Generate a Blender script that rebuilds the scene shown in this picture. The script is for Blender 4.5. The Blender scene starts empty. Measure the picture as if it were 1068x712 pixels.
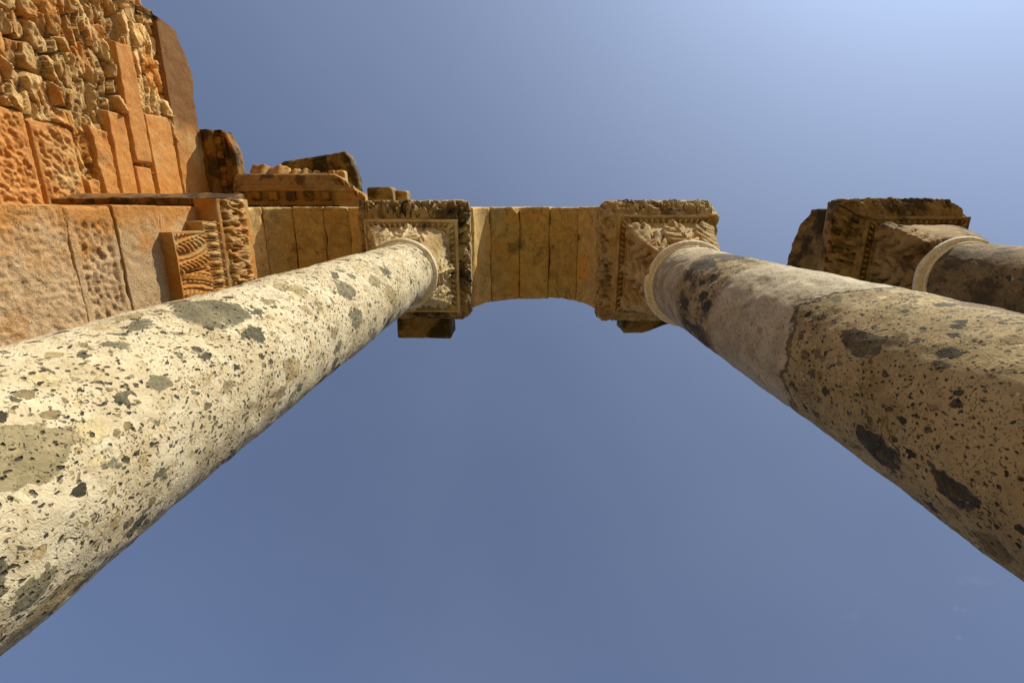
import bpy, math
import numpy as np
from mathutils import Matrix

PI = math.pi
S = bpy.context.scene
COL = S.collection
CAM_Z = 1.5                       # eye height above the paving; heights "h" below are measured from the eye
RNG = np.random.default_rng(7)

# ------------------------------------------------------------------ numeric noise
def _hash(ix, iy, iz, seed):
    h = (ix.astype(np.int64) * 374761393 + iy.astype(np.int64) * 668265263 + iz.astype(np.int64) * 2147483647 + seed * 974634777) & 0xFFFFFFFF
    h = ((h ^ (h >> 13)) * 1274126177) & 0xFFFFFFFF
    h = ((h ^ (h >> 16)) * 2246822519) & 0xFFFFFFFF
    h = h ^ (h >> 15)
    return (h & 0xFFFFFF) / float(0xFFFFFF)

def vnoise(p, seed=0):
    i = np.floor(p).astype(np.int64); f = p - i
    f = f * f * f * (f * (f * 6 - 15) + 10)
    r = 0
    for dx in (0, 1):
        wx = f[:, 0] if dx else 1 - f[:, 0]
        for dy in (0, 1):
            wy = f[:, 1] if dy else 1 - f[:, 1]
            for dz in (0, 1):
                wz = f[:, 2] if dz else 1 - f[:, 2]
                r = r + wx * wy * wz * _hash(i[:, 0] + dx, i[:, 1] + dy, i[:, 2] + dz, seed)
    return r

def fbm(p, freq=1.0, octv=3, seed=0):
    a, s, r = 1.0, 0.0, 0
    for k in range(octv):
        r = r + a * vnoise(p * freq + 17.3 * k, seed + k * 31); s += a
        a *= 0.5; freq *= 2.03
    return r / s                                          # 0..1, mean 0.5

def smooth(a, b, x):
    t = np.clip((x - a) / (b - a), 0, 1)
    return t * t * (3 - 2 * t)

def fbm2(a, b, freq, octv=3, seed=0):
    p = np.stack([a.ravel(), b.ravel(), np.zeros(a.size)], 1)
    return fbm(p, freq, octv, seed).reshape(a.shape)

# ------------------------------------------------------------------ mesh buffers
class MB:
    def __init__(self): self.V = []; self.F = []; self.T = []; self.n = 0
    def add(self, V, F, tone=0.5):
        V = np.asarray(V, float); F = np.asarray(F, np.int64)
        self.V.append(V); self.F.append(F + self.n)
        self.T.append(np.full(len(V), tone, float) if np.isscalar(tone) else np.asarray(tone, float))
        self.n += len(V); return self
    def build(self, name, mat, parent=None, origin=(0, 0, 0), smoothed=True):
        V = np.concatenate(self.V) - np.asarray(origin, float); F = np.concatenate(self.F); T = np.concatenate(self.T)
        me = bpy.data.meshes.new(name)
        me.vertices.add(len(V)); me.vertices.foreach_set('co', V.astype(np.float32).ravel())
        tri = F[:, 3] == F[:, 2]
        cnt = np.where(tri, 3, 4); start = np.concatenate([[0], np.cumsum(cnt)[:-1]])
        keep = np.ones(F.shape, bool); keep[tri, 3] = False
        me.loops.add(int(cnt.sum())); me.loops.foreach_set('vertex_index', F[keep].astype(np.int32))
        me.polygons.add(len(F)); me.polygons.foreach_set('loop_start', start.astype(np.int32)); me.polygons.foreach_set('loop_total', cnt.astype(np.int32))
        me.polygons.foreach_set('use_smooth', np.full(len(F), smoothed))
        at = me.attributes.new('tone', 'FLOAT', 'POINT'); at.data.foreach_set('value', T.astype(np.float32))
        me.update(calc_edges=True); me.validate()
        me.materials.append(mat)
        o = bpy.data.objects.new(name, me); COL.objects.link(o)
        if parent is not None: o.parent = parent
        else: o.location = origin
        return o

def vnormals(V, F):
    N = np.zeros_like(V)
    a, b, c, d = V[F[:, 0]], V[F[:, 1]], V[F[:, 2]], V[F[:, 3]]
    fn = np.cross(c - a, d - b)
    for k in range(4): np.add.at(N, F[:, k], fn)
    return N / (np.linalg.norm(N, axis=1, keepdims=True) + 1e-12)

def rough(V, F, amp, freq, octv=3, seed=0):
    return V + vnormals(V, F) * ((fbm(V, freq, octv, seed) - 0.5) * 2 * amp)[:, None]

def thing(name, label, cat, loc=(0, 0, 0), group=None):
    o = bpy.data.objects.new(name, None); COL.objects.link(o)
    o.empty_display_size = 0.2
    o.location = loc; o['label'] = label; o['category'] = cat; o['kind'] = 'thing'
    if group: o['group'] = group
    return o

def tag(o, label=None, cat=None, group=None, kind=None):
    if label: o['label'] = label
    if cat: o['category'] = cat
    if group: o['group'] = group
    if kind or cat: o['kind'] = kind or 'thing'
    return o

def lattice(lo, hi, cell, rad):
    ax = []
    for k in range(3):
        n = max(2, int(round((hi[k] - lo[k]) / cell)))
        c = np.linspace(lo[k], hi[k], n + 1)
        e = np.array([lo[k] + rad * .45, lo[k] + rad, hi[k] - rad, hi[k] - rad * .45])
        c = np.unique(np.round(np.concatenate([c, e]), 5)); ax.append(c)
    n = [len(c) for c in ax]
    gid = lambda i, j, k: (i * n[1] + j) * n[2] + k
    Fs = []
    def grid(fixed, val, flip):
        u, v = [(1, 2), (0, 2), (0, 1)][fixed]
        I, J = np.meshgrid(np.arange(n[u] - 1), np.arange(n[v] - 1), indexing='ij')
        def q(a, b):
            idx = [None] * 3; idx[fixed] = np.full(a.shape, val); idx[u] = a; idx[v] = b
            return gid(*idx).ravel()
        f = np.stack([q(I, J), q(I + 1, J), q(I + 1, J + 1), q(I, J + 1)], 1)
        Fs.append(f[:, ::-1] if flip else f)
    grid(0, 0, True); grid(0, n[0] - 1, False)
    grid(1, 0, False); grid(1, n[1] - 1, True)
    grid(2, 0, True); grid(2, n[2] - 1, False)
    F = np.concatenate(Fs)
    used, inv = np.unique(F, return_inverse=True); F = inv.reshape(F.shape)
    i = used // (n[1] * n[2]); j = (used // n[2]) % n[1]; k = used % n[2]
    return np.stack([ax[0][i], ax[1][j], ax[2][k]], 1), F

def block(lo, hi, cell=.045, rad=.02, chip=.05, amp=.006, seed=0, warp=None, peck=None):
    """one worn stone: a subdivided box with uneven rounded edges, chips and a rough skin"""
    lo = np.asarray(lo, float); hi = np.asarray(hi, float)
    rmax = .42 * (hi - lo).min(); rad = min(rad, rmax)
    V, F = lattice(lo, hi, cell, rad)
    r = rad * (.35 + 1.1 * fbm(V, 5, 2, seed)) + chip * np.clip(fbm(V, 3.1, 3, seed + 5) - .58, 0, 1) * 4
    r = np.clip(r, .003, rmax)[:, None]
    q = np.clip(V, lo + r, hi - r); d = V - q
    n = np.linalg.norm(d, axis=1, keepdims=True)
    V = q + d / np.maximum(n, 1e-9) * np.minimum(r, n * 10)
    if warp is not None: V = warp(V)
    V = rough(V, F, amp, 7, 3, seed + 9)
    V = rough(V, F, amp * .6, 26, 2, seed + 11)
    if peck: V = rough(V, F, peck[0], peck[1], 2, seed + 13)
    return V, F

def lathe(profile, n, center):
    pr = np.asarray(profile, float); m = len(pr)
    th = np.linspace(0, 2 * PI, n, endpoint=False)
    V = np.stack([np.outer(pr[:, 0], np.cos(th)), np.outer(pr[:, 0], np.sin(th)), np.repeat(pr[:, 1:2], n, 1)], -1).reshape(-1, 3)
    V[:, :2] += np.asarray(center)[:2]
    I, J = np.meshgrid(np.arange(m - 1), np.arange(n), indexing='ij'); J2 = (J + 1) % n
    F = np.stack([I * n + J, I * n + J2, (I + 1) * n + J2, (I + 1) * n + J], -1).reshape(-1, 4)
    return V, F

# ------------------------------------------------------------------ materials
class NT:
    def __init__(self, name):
        self.m = bpy.data.materials.new(name); self.m.use_nodes = True
        self.t = self.m.node_tree; self.t.nodes.clear()
        out = self.t.nodes.new('ShaderNodeOutputMaterial'); self.b = self.t.nodes.new('ShaderNodeBsdfPrincipled')
        self.t.links.new(self.b.outputs[0], out.inputs[0])
        self.b.inputs['Specular IOR Level'].default_value = .25
    def n(self, typ, out=0, props=None, **inp):
        nd = self.t.nodes.new(typ)
        for k, v in (props or {}).items(): setattr(nd, k, v)
        for k, v in inp.items():
            key = int(k[1:]) if k[0] == 'i' and k[1:].isdigit() else k.replace('_', ' ')
            s = nd.inputs[key]
            if isinstance(v, bpy.types.NodeSocket): self.t.links.new(v, s)
            else: s.default_value = v
        self.last = nd
        return nd.outputs[out]
    def math(self, op, a, b=0.0, clamp=False): return self.n('ShaderNodeMath', props={'operation': op, 'use_clamp': clamp}, i0=a, i1=b)
    def vm(self, op, a, b): return self.n('ShaderNodeVectorMath', props={'operation': op}, i0=a, i1=b)
    def noise(self, v, sc, det=4, rough=.55, out=0, dist=0.0): return self.n('ShaderNodeTexNoise', out, Vector=v, Scale=sc, Detail=det, Roughness=rough, Distortion=dist)
    def rng(self, x, a, b, c=0.0, d=1.0): return self.n('ShaderNodeMapRange', props={'interpolation_type': 'SMOOTHSTEP'}, i0=x, i1=a, i2=b, i3=c, i4=d)
    def mix(self, f, a, b, mode='MIX'):
        nd = self.t.nodes.new('ShaderNodeMix'); nd.data_type = 'RGBA'; nd.blend_type = mode
        for i, v in ((0, f), (6, a), (7, b)):
            s = nd.inputs[i]
            if isinstance(v, bpy.types.NodeSocket): self.t.links.new(v, s)
            else: s.default_value = (*v, 1) if isinstance(v, tuple) and len(v) == 3 else v
        return nd.outputs[2]
    def ramp(self, x, stops, interp='LINEAR'):
        o = self.n('ShaderNodeValToRGB', i0=x); cr = self.last.color_ramp; cr.interpolation = interp
        while len(cr.elements) < len(stops): cr.elements.new(.5)
        for e, (p, c) in zip(cr.elements, stops): e.position = p; e.color = (*c, 1)
        return o
    def done(self, col, height=None, dist=.01, rough=.88, strength=1.0):
        self.t.links.new(col, self.b.inputs['Base Color'])
        self.b.inputs['Roughness'].default_value = rough
        if height is not None:
            bn = self.n('ShaderNodeBump', Height=height, Distance=dist, Strength=strength)
            self.t.links.new(bn, self.b.inputs['Normal'])
        return self.m

ALB = .80
def ochre(c, k=1.0): return (c[0] * 1.0 * ALB * k, c[1] * .955 * ALB * k, c[2] * .74 * ALB * k)
def ochre_pal(p): return [(a, ochre(c)) for a, c in p]
def m_stone(name, c1, c2, stain=None, stain_amt=.5, dark=None, dark_amt=.35, sc=1.0, off=(0, 0, 0), bump=.012, fine=60, pits=.4, tonevar=.35, veins=None, streak=None, bloom=None, lift=1.0):
    c1, c2 = ochre(c1, lift), ochre(c2, lift); stain = stain and ochre(stain, lift); dark = dark and ochre(dark, lift); veins = veins and ochre(veins)
    m = NT(name)
    v = m.vm('ADD', m.n('ShaderNodeTexCoord', 3), off)
    big = m.noise(v, 1.6 * sc, 5, .6); mid = m.noise(v, 7 * sc, 5, .65); fin = m.noise(v, fine, 4, .7)
    col = m.mix(m.rng(mid, .32, .68), c1, c2)
    if stain: 
        col = m.mix(m.math('MULTIPLY', m.rng(m.math('ADD', big, m.math('MULTIPLY', mid, .35)), .80 - stain_amt * .5, 1.0 - stain_amt * .5), .95), col, stain)
    if bloom:                                      # mineral bloom spreading from one edge of the stone
        m.n('ShaderNodeSeparateXYZ', 0, i0=m.n('ShaderNodeTexCoord', 3)); ax = m.last.outputs[bloom[1]]
        ax = m.math('ADD', ax, m.math('MULTIPLY', m.math('SUBTRACT', m.noise(v, 2.2, 6, .65), .5), 1.3))
        col = m.mix(m.rng(ax, bloom[2] - bloom[3], bloom[2] + bloom[3], .9, 0), col, ochre(bloom[0]))
    if dark:
        dn = m.noise(m.vm('ADD', v, (9, 3, 1)), 2.6 * sc, 7, .68)
        col = m.mix(m.rng(dn, .72 - dark_amt * .5, .84 - dark_amt * .5, 0, .85), col, dark)
    if streak:
        sv = m.vm('MULTIPLY', v, streak[0]); sn = m.noise(sv, 3.0, 5, .6)
        col = m.mix(m.rng(sn, .52, .68, 0, .8), col, streak[1])
    if veins:
        vn = m.noise(v, 3.3, 3, .5, dist=1.2)
        lin = m.math('ABSOLUTE', m.math('SUBTRACT', vn, .5))
        col = m.mix(m.rng(lin, .0, .012, .7, 0), col, veins)
    tone = m.n('ShaderNodeAttribute', 2, props={'attribute_name': 'tone'})
    f = m.math('ADD', m.math('MULTIPLY', m.math('SUBTRACT', tone, .5), 2 * tonevar), 1.0)
    f = m.math('MULTIPLY', f, m.rng(fin, .25, .75, .72, 1.2))
    col = m.mix(1.0, col, m.n('ShaderNodeCombineXYZ', i0=f, i1=f, i2=f), 'MULTIPLY')
    vd = m.n('ShaderNodeTexVoronoi', 0, Vector=v, Scale=fine * .8)
    pit = m.rng(vd, .10, .30)
    pn = m.rng(m.noise(v, 5, 3), .48, .60)
    pit = m.math('MAXIMUM', pit, m.math('SUBTRACT', 1.0, m.math('MULTIPLY', pn, pits * 1.4)))
    col = m.mix(m.rng(pit, 0, 1, .75, 0), col, (c1[0] * .22, c1[1] * .2, c1[2] * .17))
    hgt = m.math('ADD', m.math('MULTIPLY', fin, .5), m.math('ADD', m.math('MULTIPLY', mid, .9), m.math('MULTIPLY', pit, .6)))
    return m.done(col, hgt, bump)

def m_breccia(name, mat1, mat2, layers, off=(0, 0, 0), bump=.009, zones=None, speck=(.02, .018, .014), speck_amt=.5, lichen=None, lift=1.0):
    mat1, mat2 = ochre(mat1, lift), ochre(mat2, lift)
    m = NT(name)
    v0 = m.n('ShaderNodeTexCoord', 3)
    v = m.vm('ADD', v0, off)
    wn = m.noise(v, 11, 3, .55, out=1); w2 = m.noise(v, 45, 2, .5, out=1)
    v = m.vm('ADD', v, m.vm('MULTIPLY', m.vm('SUBTRACT', wn, (.5, .5, .5)), (.05, .05, .05)))
    v = m.vm('ADD', v, m.vm('MULTIPLY', m.vm('SUBTRACT', w2, (.5, .5, .5)), (.016, .016, .016)))
    big = m.noise(v, 2.3, 4, .6); mid = m.noise(v, 16, 5, .65); fin = m.noise(v, 110, 3, .7)
    col = m.mix(m.rng(m.math('ADD', m.math('MULTIPLY', big, .55), m.math('MULTIPLY', mid, .45)), .36, .64), mat1, mat2)
    col = m.mix(m.rng(fin, .50, .78, 0, .45), col, (mat1[0] * .45, mat1[1] * .42, mat1[2] * .36))
    mot = m.noise(m.vm('ADD', v, (6, 2, 9)), 5.5, 6, .68)
    col = m.mix(m.rng(mot, .54, .68, 0, .6), col, (mat2[0] * .72, mat2[1] * .66, mat2[2] * .56))
    hgt = m.math('ADD', m.math('MULTIPLY', fin, .35), m.math('MULTIPLY', mid, .5))
    for k, (sc, dens, rad, pal, st) in enumerate(layers):
        vv = m.vm('MULTIPLY', m.vm('ADD', v, (3.1 * k, 1.7 * k, 5.3 * k)), st)
        rt = m.n('ShaderNodeVectorRotate', 0, Vector=vv, Axis=(.3, .5, .8), Angle=.6 * k + .3)
        nd = m.n('ShaderNodeTexVoronoi', 0, Vector=rt, Scale=sc); vn_ = m.last
        sep = m.n('ShaderNodeSeparateColor', 0, i0=vn_.outputs[1]); sp = m.last
        rr = m.math('MULTIPLY', m.math('ADD', m.math('MULTIPLY', m.math('POWER', sp.outputs[1], 1.6), .75), .25), rad)
        wob = m.math('MULTIPLY', m.math('SUBTRACT', m.noise(vv, sc * 2.6, 4, .6), .5), rad * 1.15)
        msk = m.math('MULTIPLY', m.rng(m.math('SUBTRACT', m.math('ADD', nd, wob), rr), .025, -.035), m.math('LESS_THAN', sp.outputs[0], m.math('MULTIPLY', m.rng(big, .32, .66, .45, 1.35), dens)))
        cc = m.ramp(sp.outputs[2], ochre_pal(pal), 'CONSTANT')
        inner = m.noise(vv, sc * 4, 4, .65)
        cc = m.mix(m.math('MULTIPLY', m.rng(mid, .45, .75), .45), cc, mat2)
        cc = m.mix(1.0, cc, m.ramp(inner, [(.25, (.62, .62, .60)), (.75, (1.35, 1.33, 1.28))]), 'MULTIPLY')
        col = m.mix(msk, col, cc)
        hgt = m.math('ADD', hgt, m.math('MULTIPLY', msk, -.25 if k % 2 else .18))
    vd = m.n('ShaderNodeTexVoronoi', 0, Vector=m.vm('MULTIPLY', v, (1, 1, .6)), Scale=52)
    sn = m.rng(m.noise(v, 7, 4), .62 - speck_amt * .25, .72 - speck_amt * .25)
    sp = m.math('MULTIPLY', m.rng(vd, .14, .26, 1, 0), sn)
    col = m.mix(m.math('MULTIPLY', sp, .9), col, speck)
    hgt = m.math('SUBTRACT', hgt, m.math('MULTIPLY', sp, 1.2))
    vd2 = m.n('ShaderNodeTexVoronoi', 0, Vector=m.vm('ADD', v, (2, 5, 1)), Scale=105)
    sp2 = m.math('MULTIPLY', m.rng(vd2, .16, .30, 1, 0), m.rng(m.noise(m.vm('ADD', v, (7, 1, 3)), 9, 4), .60 - speck_amt * .22, .72 - speck_amt * .22))
    col = m.mix(m.math('MULTIPLY', sp2, .75), col, (speck[0] * 3, speck[1] * 2.7, speck[2] * 2.2))
    hgt = m.math('SUBTRACT', hgt, m.math('MULTIPLY', sp2, .5))
    if zones: col, hgt = zones(m, v0, v, col, hgt, mid, fin)
    if lichen:
        ln = m.noise(m.vm('ADD', v, (4, 8, 2)), 4.5, 7, .7)
        col = m.mix(m.rng(ln, .47, .62, 0, .85), col, lichen)
    return m.done(col, hgt, bump, .82)

GREY = [(0, (.15, .15, .12)), (.2, (.22, .21, .165)), (.42, (.34, .30, .21)), (.56, (.10, .10, .08)), (.66, (.45, .37, .24)), (.84, (.66, .58, .43))]
BIG = [(0, (.30, .275, .20)), (.3, (.19, .18, .135)), (.55, (.38, .33, .23)), (.8, (.50, .43, .31))]
DARK = [(0, (.075, .07, .055)), (.25, (.15, .13, .09)), (.5, (.24, .19, .115)), (.72, (.34, .26, .15)), (.88, (.50, .40, .26))]
MIXD = [(0, (.06, .055, .04)), (.25, (.14, .125, .09)), (.45, (.28, .23, .145)), (.65, (.46, .37, .23)), (.84, (.70, .60, .43))]

M_left = m_breccia('cream_breccia', (.76, .71, .62), (.54, .46, .34),
                   [(58, .62, .50, MIXD, (1, 1, 1)), (27, .60, .50, MIXD, (1, 1.2, .8)), (12, .66, .54, GREY, (1.25, 1, .8)), (6.0, .62, .52, GREY, (1, 1.3, .75)), (3.6, .36, .38, BIG, (1, 1, .7))], off=(2.3, 1.1, .4), speck_amt=1.0, lift=1.08)

def right_zones(m, v0, v, col, hgt, mid, fin):
    sep = m.n('ShaderNodeSeparateXYZ', 0, i0=v0); z = m.last.outputs[2]; x = m.last.outputs[0]
    zz = m.math('ADD', z, m.math('MULTIPLY', m.math('SUBTRACT', m.noise(v, 2.4, 5, .6), .5), .75))
    sm = m.math('MULTIPLY', m.rng(zz, 3.70, 3.76), m.rng(zz, 4.55, 4.80, 1, 0))
    smooth_c = m.mix(m.rng(m.noise(v, 6, 6, .65), .35, .65), (.53, .47, .33), (.37, .325, .215))
    smooth_c = m.mix(m.rng(m.noise(v, 14, 3, .5), .63, .67, 0, .6), smooth_c, (.15, .13, .075))
    col = m.mix(m.math('MULTIPLY', sm, .93), col, smooth_c)
    hgt = m.math('ADD', hgt, m.math('MULTIPLY', sm, 1.1))
    edge = m.rng(m.math('ABSOLUTE', m.math('SUBTRACT', zz, 3.72)), .004, .02, .75, 0)
    col = m.mix(edge, col, (.07, .05, .03)); hgt = m.math('SUBTRACT', hgt, m.math('MULTIPLY', edge, 1.5))
    ck = m.noise(m.vm('ADD', v, (3, 3, 7)), 1.7, 4, .55, dist=.8)
    ckm = m.math('MULTIPLY', m.rng(m.math('ABSOLUTE', m.math('SUBTRACT', ck, .5)), .0005, .004, 1, 0), m.rng(m.noise(v, 2.1, 2), .50, .60))
    col = m.mix(m.math('MULTIPLY', ckm, .55), col, (.05, .04, .025)); hgt = m.math('SUBTRACT', hgt, m.math('MULTIPLY', ckm, 1.0))
    pal = m.rng(zz, 5.32, 5.5)
    col = m.mix(m.math('MULTIPLY', pal, .8), col, m.mix(m.rng(m.noise(v, 8, 5, .65), .4, .62), (.56, .49, .345), (.36, .31, .20)))
    up = m.math('MULTIPLY', m.rng(zz, 4.62, 4.9), m.rng(zz, 5.25, 5.5, 1, 0))
    dk = m.noise(m.vm('MULTIPLY', v, (1.5, 1.5, .9)), 3.2, 6, .68)
    col = m.mix(m.math('MULTIPLY', up, m.rng(dk, .45, .56, 0, .9)), col, (.045, .04, .03))
    return col, hgt
M_right = m_breccia('tan_breccia', (.66, .545, .34), (.42, .34, .19),
                    [(55, .56, .50, MIXD, (1, 1, 1)), (25, .50, .48, MIXD, (1, 1.2, .8)), (11, .50, .52, DARK, (1.25, 1, .8)), (5.5, .55, .50, DARK, (1, 1.3, .75)), (3.2, .46, .44, DARK, (1, 1, .7))], off=(7.7, 4.2, 2.5), zones=right_zones, speck_amt=.95, lift=.88)
M_third = m_breccia('dark_breccia', (.52, .38, .20), (.30, .215, .105),
                    [(28, .5, .46, MIXD, (1, 1, 1)), (12, .45, .46, DARK, (1.2, 1, .8)), (5, .4, .45, DARK, (1, 1.2, .75))], off=(1.2, 9.2, 6.5), speck_amt=.8, lichen=(.07, .047, .02), lift=.75)

M_cap_l = m_stone('cream_marble', (.70, .61, .45), (.56, .46, .31), stain=(.42, .30, .15), stain_amt=.25, dark=(.07, .055, .033), dark_amt=.32, fine=70, pits=.3, off=(3, 1, 0), lift=1.25)
M_band_l = m_stone('shaded_weathered_band', (.60, .49, .32), (.42, .32, .19), stain=(.36, .24, .11), stain_amt=.35, dark=(.06, .046, .026), dark_amt=.46, fine=70, pits=.4, off=(6, 2, 3))  # left band: shade under its overhang worked into the weathered colour
M_band_r = m_stone('weathered_band', (.68, .57, .39), (.48, .37, .22), stain=(.46, .30, .13), stain_amt=.34, dark=(.08, .06, .034), dark_amt=.38, fine=70, pits=.4, off=(2, 8, 5))
M_cap_r = m_stone('honey_marble', (.62, .51, .34), (.44, .34, .20), stain=(.42, .26, .10), stain_amt=.4, dark=(.08, .06, .034), dark_amt=.34, fine=70, pits=.3, off=(8, 5, 2), lift=1.18)
M_cap_3 = m_stone('blackened_marble', (.50, .375, .21), (.30, .215, .115), stain=(.42, .25, .09), stain_amt=.3, dark=(.06, .045, .025), dark_amt=.50, fine=70, off=(1, 6, 9))
M_ring = m_stone('white_marble', (.88, .85, .82), (.80, .75, .68), dark=(.45, .38, .30), dark_amt=.10, lift=1.15, fine=40, pits=.0, bump=.003, tonevar=.1)
M_arch = m_stone('soffit_limestone', (.54, .405, .20), (.37, .275, .14), stain=(.56, .33, .10), stain_amt=.22, dark=(.14, .105, .055), dark_amt=.27, off=(5, 2, 7), pits=.45, tonevar=.30, veins=(.13, .1, .06), lift=1.5)
M_pier = m_stone('rust_limestone', (.64, .47, .33), (.55, .38, .24), stain=(.58, .30, .10), stain_amt=.20, bloom=((.60, .28, .075), 1, -.38, .25), dark=(.20, .12, .055), dark_amt=.12, off=(2, 6, 3), pits=.5, tonevar=.22, bump=.018)
M_antacap = m_stone('rust_marble', (.68, .47, .25), (.60, .34, .125), stain=(.58, .27, .07), stain_amt=.5, dark=(.16, .09, .04), dark_amt=.2, off=(4, 4, 8), fine=70)
M_ashlar = m_stone('orange_ashlar', (.66, .345, .125), (.58, .245, .07), stain=(.68, .47, .25), stain_amt=.24, dark=(.15, .105, .05), dark_amt=.22, off=(6, 1, 5), tonevar=.25, streak=((1, .25, 1.6), (.38, .18, .055)))
M_rubble = m_stone('rubble_stone', (.66, .49, .28), (.50, .30, .13), stain=(.58, .26, .07), stain_amt=.37, dark=(.12, .08, .04), dark_amt=.28, off=(9, 2, 1), tonevar=.45, pits=.5)
M_corn = m_stone('blackened_cornice', (.33, .20, .09), (.20, .12, .05), stain=(.40, .19, .05), stain_amt=.36, dark=(.04, .028, .015), dark_amt=.55, off=(7, 7, 4), tonevar=.3)
M_sima = m_stone('ochre_cornice', (.60, .42, .21), (.46, .29, .12), stain=(.55, .27, .08), stain_amt=.4, dark=(.14, .10, .06), dark_amt=.25, off=(1, 3, 4))
M_bed = m_stone('brown_cornice', (.46, .31, .15), (.32, .20, .09), stain=(.46, .22, .06), stain_amt=.34, dark=(.07, .05, .03), dark_amt=.40, off=(5, 3, 4), tonevar=.4)
M_block = m_stone('dark_block_stone', (.42, .31, .165), (.26, .19, .095), stain=(.25, .14, .05), stain_amt=.25, dark=(.035, .027, .016), dark_amt=.55, off=(2, 2, 9))
M_ground = m_stone('pale_paving', (.28, .215, .125), (.21, .16, .09), dark=(.18, .13, .08), dark_amt=.15, sc=.6, fine=25, bump=.02)

# ------------------------------------------------------------------ carved ornament
def egg_dart(s, v, p=.082):
    x = (s / p) % 1.0 - .5
    e = 1 - (x / .27) ** 2 - ((v - .52) / .46) ** 2
    egg = np.sqrt(np.clip(e, 0, 1)) * .026
    rim = np.exp(-((e + .55) / .28) ** 2) * .018
    dart = np.exp(-((np.abs(x) - .5) / .05) ** 2) * .018 * (v < .8)
    cut = np.exp(-((np.abs(x) - .40) / .05) ** 2) * np.exp(-((v - .45) / .3) ** 2) * .032
    return np.maximum(np.maximum(egg, rim), dart) - .010 - cut

def scroll(s, v, p=.30, seed=0):
    w = fbm2(s, v * .2, 6, 2, seed) - .5
    s = s + w * .05; v = v + (fbm2(s + 5, v * .2, 7, 2, seed + 3) - .5) * .22
    ph = 2 * PI * s / p
    vine = np.exp(-((v - .5 - .27 * np.sin(ph)) / .075) ** 2) * .028
    k = np.floor(ph / PI); c = (k + .5) * p / 2
    sign = np.where(k % 2 == 0, 1, -1)
    dx = (s - c) / (p * .27); dy = (v - (.5 - .20 * sign)) / .36
    r = np.hypot(dx, dy); th = np.arctan2(dy, dx)
    petal = (.5 + .5 * np.cos(5 * th + 3 * r + k)) ** .6
    ros = np.clip(1 - r, 0, 1) ** .5 * (.012 + .022 * petal) * (r > .22) + np.exp(-(r / .17) ** 2) * .026
    h = np.maximum(vine, ros)
    hole = np.zeros_like(s)
    for q in range(4):
        a = 2.1 * q + k * 1.3
        hole = np.maximum(hole, np.exp(-(((dx - .85 * np.cos(a)) / .18) ** 2 + ((dy - .85 * np.sin(a)) / .2) ** 2)))
    return h - hole * .038

def foliage(s, v, p=.27, seed=0):
    """weathered running foliage: a scroll half lost among drilled, rounded leaf masses"""
    n = fbm2(s, v * .16, 25, 2, seed + 40)
    m = fbm2(s + 3, v * .16, 40, 2, seed + 41)
    leaf = .030 * smooth(.36, .52, n) + .008 * (m - .5)
    drill = smooth(.40, .30, n) * .030
    return .50 * scroll(s, v, p, seed) + .75 * leaf - drill - .004

def acanthus(th, t, seed=0, broken=None):
    H = np.zeros_like(t)
    w0 = (fbm2(th * 1.3, t, 3, 2, seed) - .5)
    for base, n, hw0, t0, t1, amp, K in ((0, 4, .40, -.05, .92, .030, 3.9), (PI / 4, 4, .40, -.05, 1.02, .034, 4.2)):
        step = 2 * PI / n
        d = (th - base + step / 2) % step - step / 2
        tt = (t - t0) / (t1 - t0)
        shape = np.clip(np.sin(np.clip(tt, 0, 1) * PI * .80 + .35), 0.02, 1) ** .8
        hw = hw0 * shape
        x = d / hw + w0 * .15
        ax = np.abs(x)
        ph = K * tt - 1.25 * ax ** 1.6 + w0 * .5
        lobe = np.abs(np.sin(PI * ph))
        inside = smooth(1.06, .90, ax + .16 * (1 - lobe)) * (tt > 0) * smooth(1.02, .95, tt)
        vein = lobe ** .5 * (.75 + .25 * np.abs(np.sin(PI * (3 * ph + 2 * ax))))
        fr = ph - np.floor(ph)
        hole = np.exp(-(((ax - .66) / .15) ** 2 + (np.minimum(fr, 1 - fr) / .16) ** 2))
        hole2 = np.exp(-(((ax - .36) / .06) ** 2 + (np.minimum(fr, 1 - fr) / .15) ** 2)) * .6
        h = inside * (amp * .8 * (1 - .35 * ax) + .017 * vein + .012 * np.exp(-(x / .09) ** 2))
        h = h + inside * .018 * np.exp(-((tt - .93) / .09) ** 2) * np.exp(-(x / .8) ** 2)
        h = h - (hole + hole2) * .055 * (inside > .4)
        H = np.maximum(H, h) if base else h
    if broken is not None: H = H * (1 - broken) + broken * .02
    return H

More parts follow.
